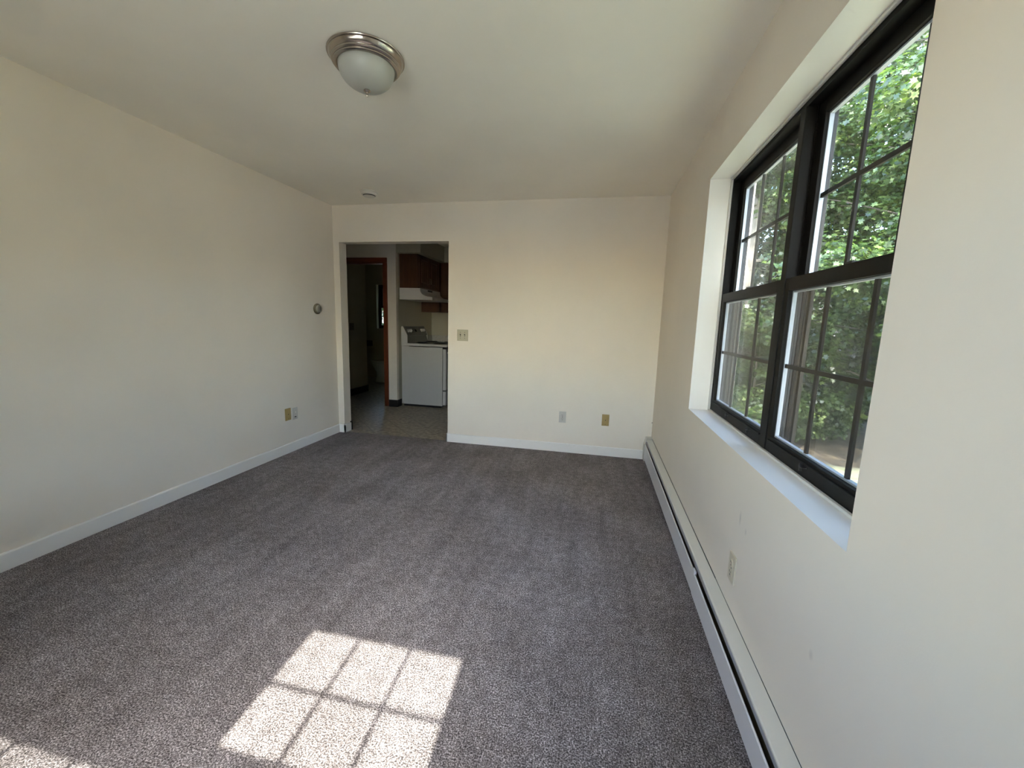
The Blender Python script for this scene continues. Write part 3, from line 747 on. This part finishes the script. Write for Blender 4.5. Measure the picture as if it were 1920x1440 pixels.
LEAF = np.array([(0, -.5), (.12, -.22), (.42, -.30), (.30, -.05), (.52, .16), (.24, .18), (.14, .30), (0, .56), (-.14, .30), (-.24, .18), (-.52, .16), (-.30, -.05), (-.42, -.30), (-.12, -.22)])
NEED = np.array([(-.5, 0), (0, -.07), (.5, 0), (0, .07)])
def leaves(name, mtl, parent, origin, clusters, n, size, seed, shape=LEAF, tilt=.7):
    rng = np.random.default_rng(seed)
    cl_ = np.array([(c[0], c[1], c[2]) for c in clusters]); rr = np.array([c[3] for c in clusters])
    wgt = rr ** 2; wgt = wgt / wgt.sum()
    idx = rng.choice(len(clusters), n, p=wgt)
    d = rng.normal(size=(n, 3)); d /= np.linalg.norm(d, axis=1)[:, None]
    rad = rr[idx] * (rng.random(n) ** .45)
    P = cl_[idx] + d * rad[:, None] * np.array([1, 1, .62])
    nrm = d * .5 + np.array([0, -.25, .8]) + rng.normal(size=(n, 3)) * tilt * .6
    nrm /= np.linalg.norm(nrm, axis=1)[:, None]
    t = rng.normal(size=(n, 3)); t -= (t * nrm).sum(1)[:, None] * nrm; t /= np.linalg.norm(t, axis=1)[:, None]
    b = np.cross(nrm, t); s = size * (0.65 + .7 * rng.random(n))
    k = len(shape)
    fold = (np.abs(shape[:, 0]) * -.18)[None, :, None]
    V = P[:, None, :] + s[:, None, None] * (shape[None, :, 0, None] * t[:, None, :] + shape[None, :, 1, None] * b[:, None, :] + fold * nrm[:, None, :])
    V = V.reshape(-1, 3) - np.array(origin)
    me = bpy.data.meshes.new(name)
    me.vertices.add(n * k); me.vertices.foreach_set('co', V.astype(np.float32).ravel())
    me.loops.add(n * k); me.loops.foreach_set('vertex_index', np.arange(n * k, dtype=np.int32))
    me.polygons.add(n); me.polygons.foreach_set('loop_start', np.arange(0, n * k, k, dtype=np.int32))
    me.materials.append(mtl); me.update(calc_edges=True); me.validate()
    o = bpy.data.objects.new(name, me); C.objects.link(o); o.parent = parent; return o

def tree(x, y, h, crown_r, base_r, seed, label, nleaf=5000, size=.11, mtl=None, bark=None, low=.25, lean=(0, 0), nb=16, shape=LEAF, name='maple_tree', cat='tree', group=None):
    rnd = random.Random(seed); mtl = mtl or m_leaf; bark = bark or m_bark
    z0 = gz(x, y) - .1
    root = empty(name, (x, y, z0)); tag(root, label, cat, group)
    bm = BM(); pts = []; rs = []
    for i in range(9):
        t = i / 8; pts.append((lean[0] * t * h + .10 * math.sin(t * 5 + seed) * t, lean[1] * t * h + .10 * math.cos(t * 4 + seed) * t, t * h)); rs.append(base_r * (1 - .85 * t) * (1.25 if i == 0 else 1))
    tube(bm, pts, rs, 12); obj('trunk', bm, bark, root, True)
    clusters = []; bm = BM()
    for i in range(nb):
        t = low + (1 - low) * (i + rnd.random()) / nb
        k = min(7, int(t * 8)); f = t * 8 - k
        p = Vector(pts[k]).lerp(Vector(pts[min(8, k + 1)]), f)
        a = i * 2.4 + rnd.random(); L = crown_r * (1.05 - .65 * abs(t - .45)) * (.75 + .4 * rnd.random())
        e = p + Vector((math.cos(a) * L, math.sin(a) * L, L * (.15 + .3 * rnd.random())))
        m = p.lerp(e, .5) + Vector((rnd.uniform(-.1, .1), rnd.uniform(-.1, .1), rnd.uniform(-.02, .12)))
        r0 = max(.012, base_r * .3 * (1 - t * .6))
        tube(bm, [p, m, e], [r0, r0 * .55, r0 * .15], 6)
        for q in (.35, .6, .85, 1.0):
            c = p.lerp(e, q) + Vector((rnd.uniform(-.25, .25), rnd.uniform(-.25, .25), rnd.uniform(-.15, .2)))
            clusters.append((x + c.x, y + c.y, z0 + c.z, L * (.22 + .18 * rnd.random())))
            tube(bm, [p.lerp(e, q * .8), c], [r0 * .35, r0 * .1], 5)
    obj('branches', bm, bark, root, True)
    leaves('foliage', mtl, root, (x, y, z0), clusters, nleaf, size, seed, shape)
    return root
def conifer(x, y, h, R, seed, label, group=None, n=9000):
    rnd = random.Random(seed); z0 = gz(x, y) - .1
    root = empty('conifer_tree', (x, y, z0)); tag(root, label, 'tree', group)
    bm = BM(); tube(bm, [(0, 0, 0), (0, 0, h * .5), (0, 0, h)], [.16, .1, .01], 10); cl_ = []
    for i in range(46):
        t = .05 + .93 * i / 46; L = R * (1 - t) ** .8 * (.8 + .4 * rnd.random()); a = i * 2.4
        e = Vector((math.cos(a) * L, math.sin(a) * L, h * t - .12 * L)); p = Vector((0, 0, h * t))
        tube(bm, [p, e], [.022, .004], 5)
        for q in (.3, .55, .8, 1): c = p.lerp(e, q); cl_.append((x + c.x, y + c.y, z0 + c.z, .28 * L * .6 + .12))
    obj('trunk', bm, m_barkd, root, True)
    leaves('foliage', m_needle, root, (x, y, z0), cl_, n, .26, seed, NEED)
    return root
# maples close to the window, seen through its panes
tree(5.4, 8.2, 8.5, 2.4, .10, 3, 'bright sunlit maple seen large through the near window unit', 48000, .088, low=.10, nb=34, bark=m_barkd)
tree(3.1, 10.6, 9.0, 1.5, .19, 7, 'pale-barked leaning tree framed in the upper far window unit', 11000, .085, low=.42, lean=(.05, -.03), nb=18, cat='tree')
tree(3.0, 8.6, 2.5, .85, .04, 12, 'low leafy maple sapling below the pale-barked tree', 6000, .08, low=.3, nb=10, name='maple_sapling')
tree(6.6, 11.5, 10.0, 2.8, .16, 17, 'tall maple standing behind the nearest bright maple', 30000, .11, low=.1, nb=34)
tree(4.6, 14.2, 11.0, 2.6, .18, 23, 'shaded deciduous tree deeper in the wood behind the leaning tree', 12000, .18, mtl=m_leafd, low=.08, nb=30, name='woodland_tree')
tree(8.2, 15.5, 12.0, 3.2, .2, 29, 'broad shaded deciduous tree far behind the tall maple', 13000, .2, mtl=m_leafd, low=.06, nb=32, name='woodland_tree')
conifer(3.9, 12.4, 11, 2.2, 31, 'dark conifer with bare brown twigs behind the sapling')
conifer(6.2, 9.6, 10, 1.9, 37, 'dark conifer between the two bright maples')
conifer(7.2, 18, 15, 3.2, 41, 'very tall dark conifer at the back of the wood', n=12000)
conifer(4.2, 19, 15, 3.4, 43, 'tall dark conifer far behind the pale-barked leaning tree', n=12000)

# understory, then unseen trees added beside the house to block sky
def shrub(x, y, h, R, seed, label, n=5000, size=.07, mtl=None):
    rnd = random.Random(seed); z0 = gz(x, y) - .05
    root = empty('leafy_shrub', (x, y, z0)); tag(root, label, 'shrub')
    bm = BM(); cl_ = []
    for i in range(9):
        a = i * 2.4; L = R * rnd.uniform(.4, 1)
        e = Vector((math.cos(a) * L, math.sin(a) * L, h * rnd.uniform(.5, 1))); m = e * .5 + Vector((0, 0, .15))
        tube(bm, [(0, 0, 0), m, e], [.018, .011, .004], 5)
        for q in (.4, .7, 1): cl_.append((x + e.x * q, y + e.y * q, z0 + e.z * q, .36 * R + .08))
    obj('stems', bm, m_bark, root, True)
    leaves('foliage', mtl or m_leaf, root, (x, y, z0), cl_, n, size, seed)
shrub(3.05, 8.2, 1.1, .7, 51, 'low leafy shrub under the sapling, left end of the undergrowth')
shrub(3.9, 8.9, 1.5, .8, 52, 'leafy shrub in front of the dark conifer trunks')
shrub(4.9, 9.6, 1.5, .9, 53, 'leafy shrub at the foot of the nearest bright maple', 6000)
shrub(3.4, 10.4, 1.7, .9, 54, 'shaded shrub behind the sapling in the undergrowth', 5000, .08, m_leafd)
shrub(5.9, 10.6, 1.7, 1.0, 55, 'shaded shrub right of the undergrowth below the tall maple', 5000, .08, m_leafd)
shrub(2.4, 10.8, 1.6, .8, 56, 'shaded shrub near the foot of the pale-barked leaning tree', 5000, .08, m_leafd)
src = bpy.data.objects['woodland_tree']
for i, (x, y, rz, lab) in enumerate(((8.5, -9.5, 1.0, 'unseen deciduous tree added to block sky, farthest behind the camera'), (9.3, -3.5, 2.2, 'unseen deciduous tree added to block sky, level with the rear wall'),
                                (9.2, 2.5, 3.5, 'unseen deciduous tree added to block sky, level with the near window edge'), (10.4, 8.5, 4.4, 'unseen deciduous tree added to block sky, right of the near maple'))):
    t_ = dup(src, (x, y, gz(x, y) - .1), rz); tag(t_, lab, 'tree')  # unseen row added to block sky from the right window

for i, (x, y, rz, lab) in enumerate(((-3.2, 12.0, .6, 'deciduous tree added to darken the bathroom, close outside its window'), (-7.4, 12.6, 2.9, 'deciduous tree added to darken the bathroom, left of its window view'), (.2, 14.5, 5.1, 'deciduous tree added to darken the bathroom, between its window and the wood'))):
    t_ = dup(src, (x, y, gz(x, y) - .1), rz); tag(t_, lab, 'tree')  # trees added outside the bathroom window to darken the room
for i, (x, y, rz, lab) in enumerate(((4.6, -7.5, 1.9, 'unseen deciduous tree added to block sky, behind the camera right of the pale ground'), (4.0, -1.6, .3, 'unseen deciduous tree added to block sky, outside the right wall level with the camera'))):
    t_ = dup(src, (x, y, gz(x, y) - .1), rz); t_.scale = (.8, .8, .9); tag(t_, lab, 'tree')  # unseen nearer trees added to keep sky off the window reveal
for o in C.objects:
    if o.parent is None and 'label' in o:
        k = o.name.split('.')[0]
        g = {'woodland_tree': 'deciduous trees around the house', 'conifer_tree': 'dark conifers in the wood', 'maple_tree': 'maples outside the window', 'leafy_shrub': 'shrubs of the undergrowth',
             'upper_cabinet': 'upper kitchen cabinets', 'power_outlet': 'duplex outlets', 'jack_plate': 'tan jack plates', 'light_switch': 'light switches'}.get(k)
        if g: o['group'] = g
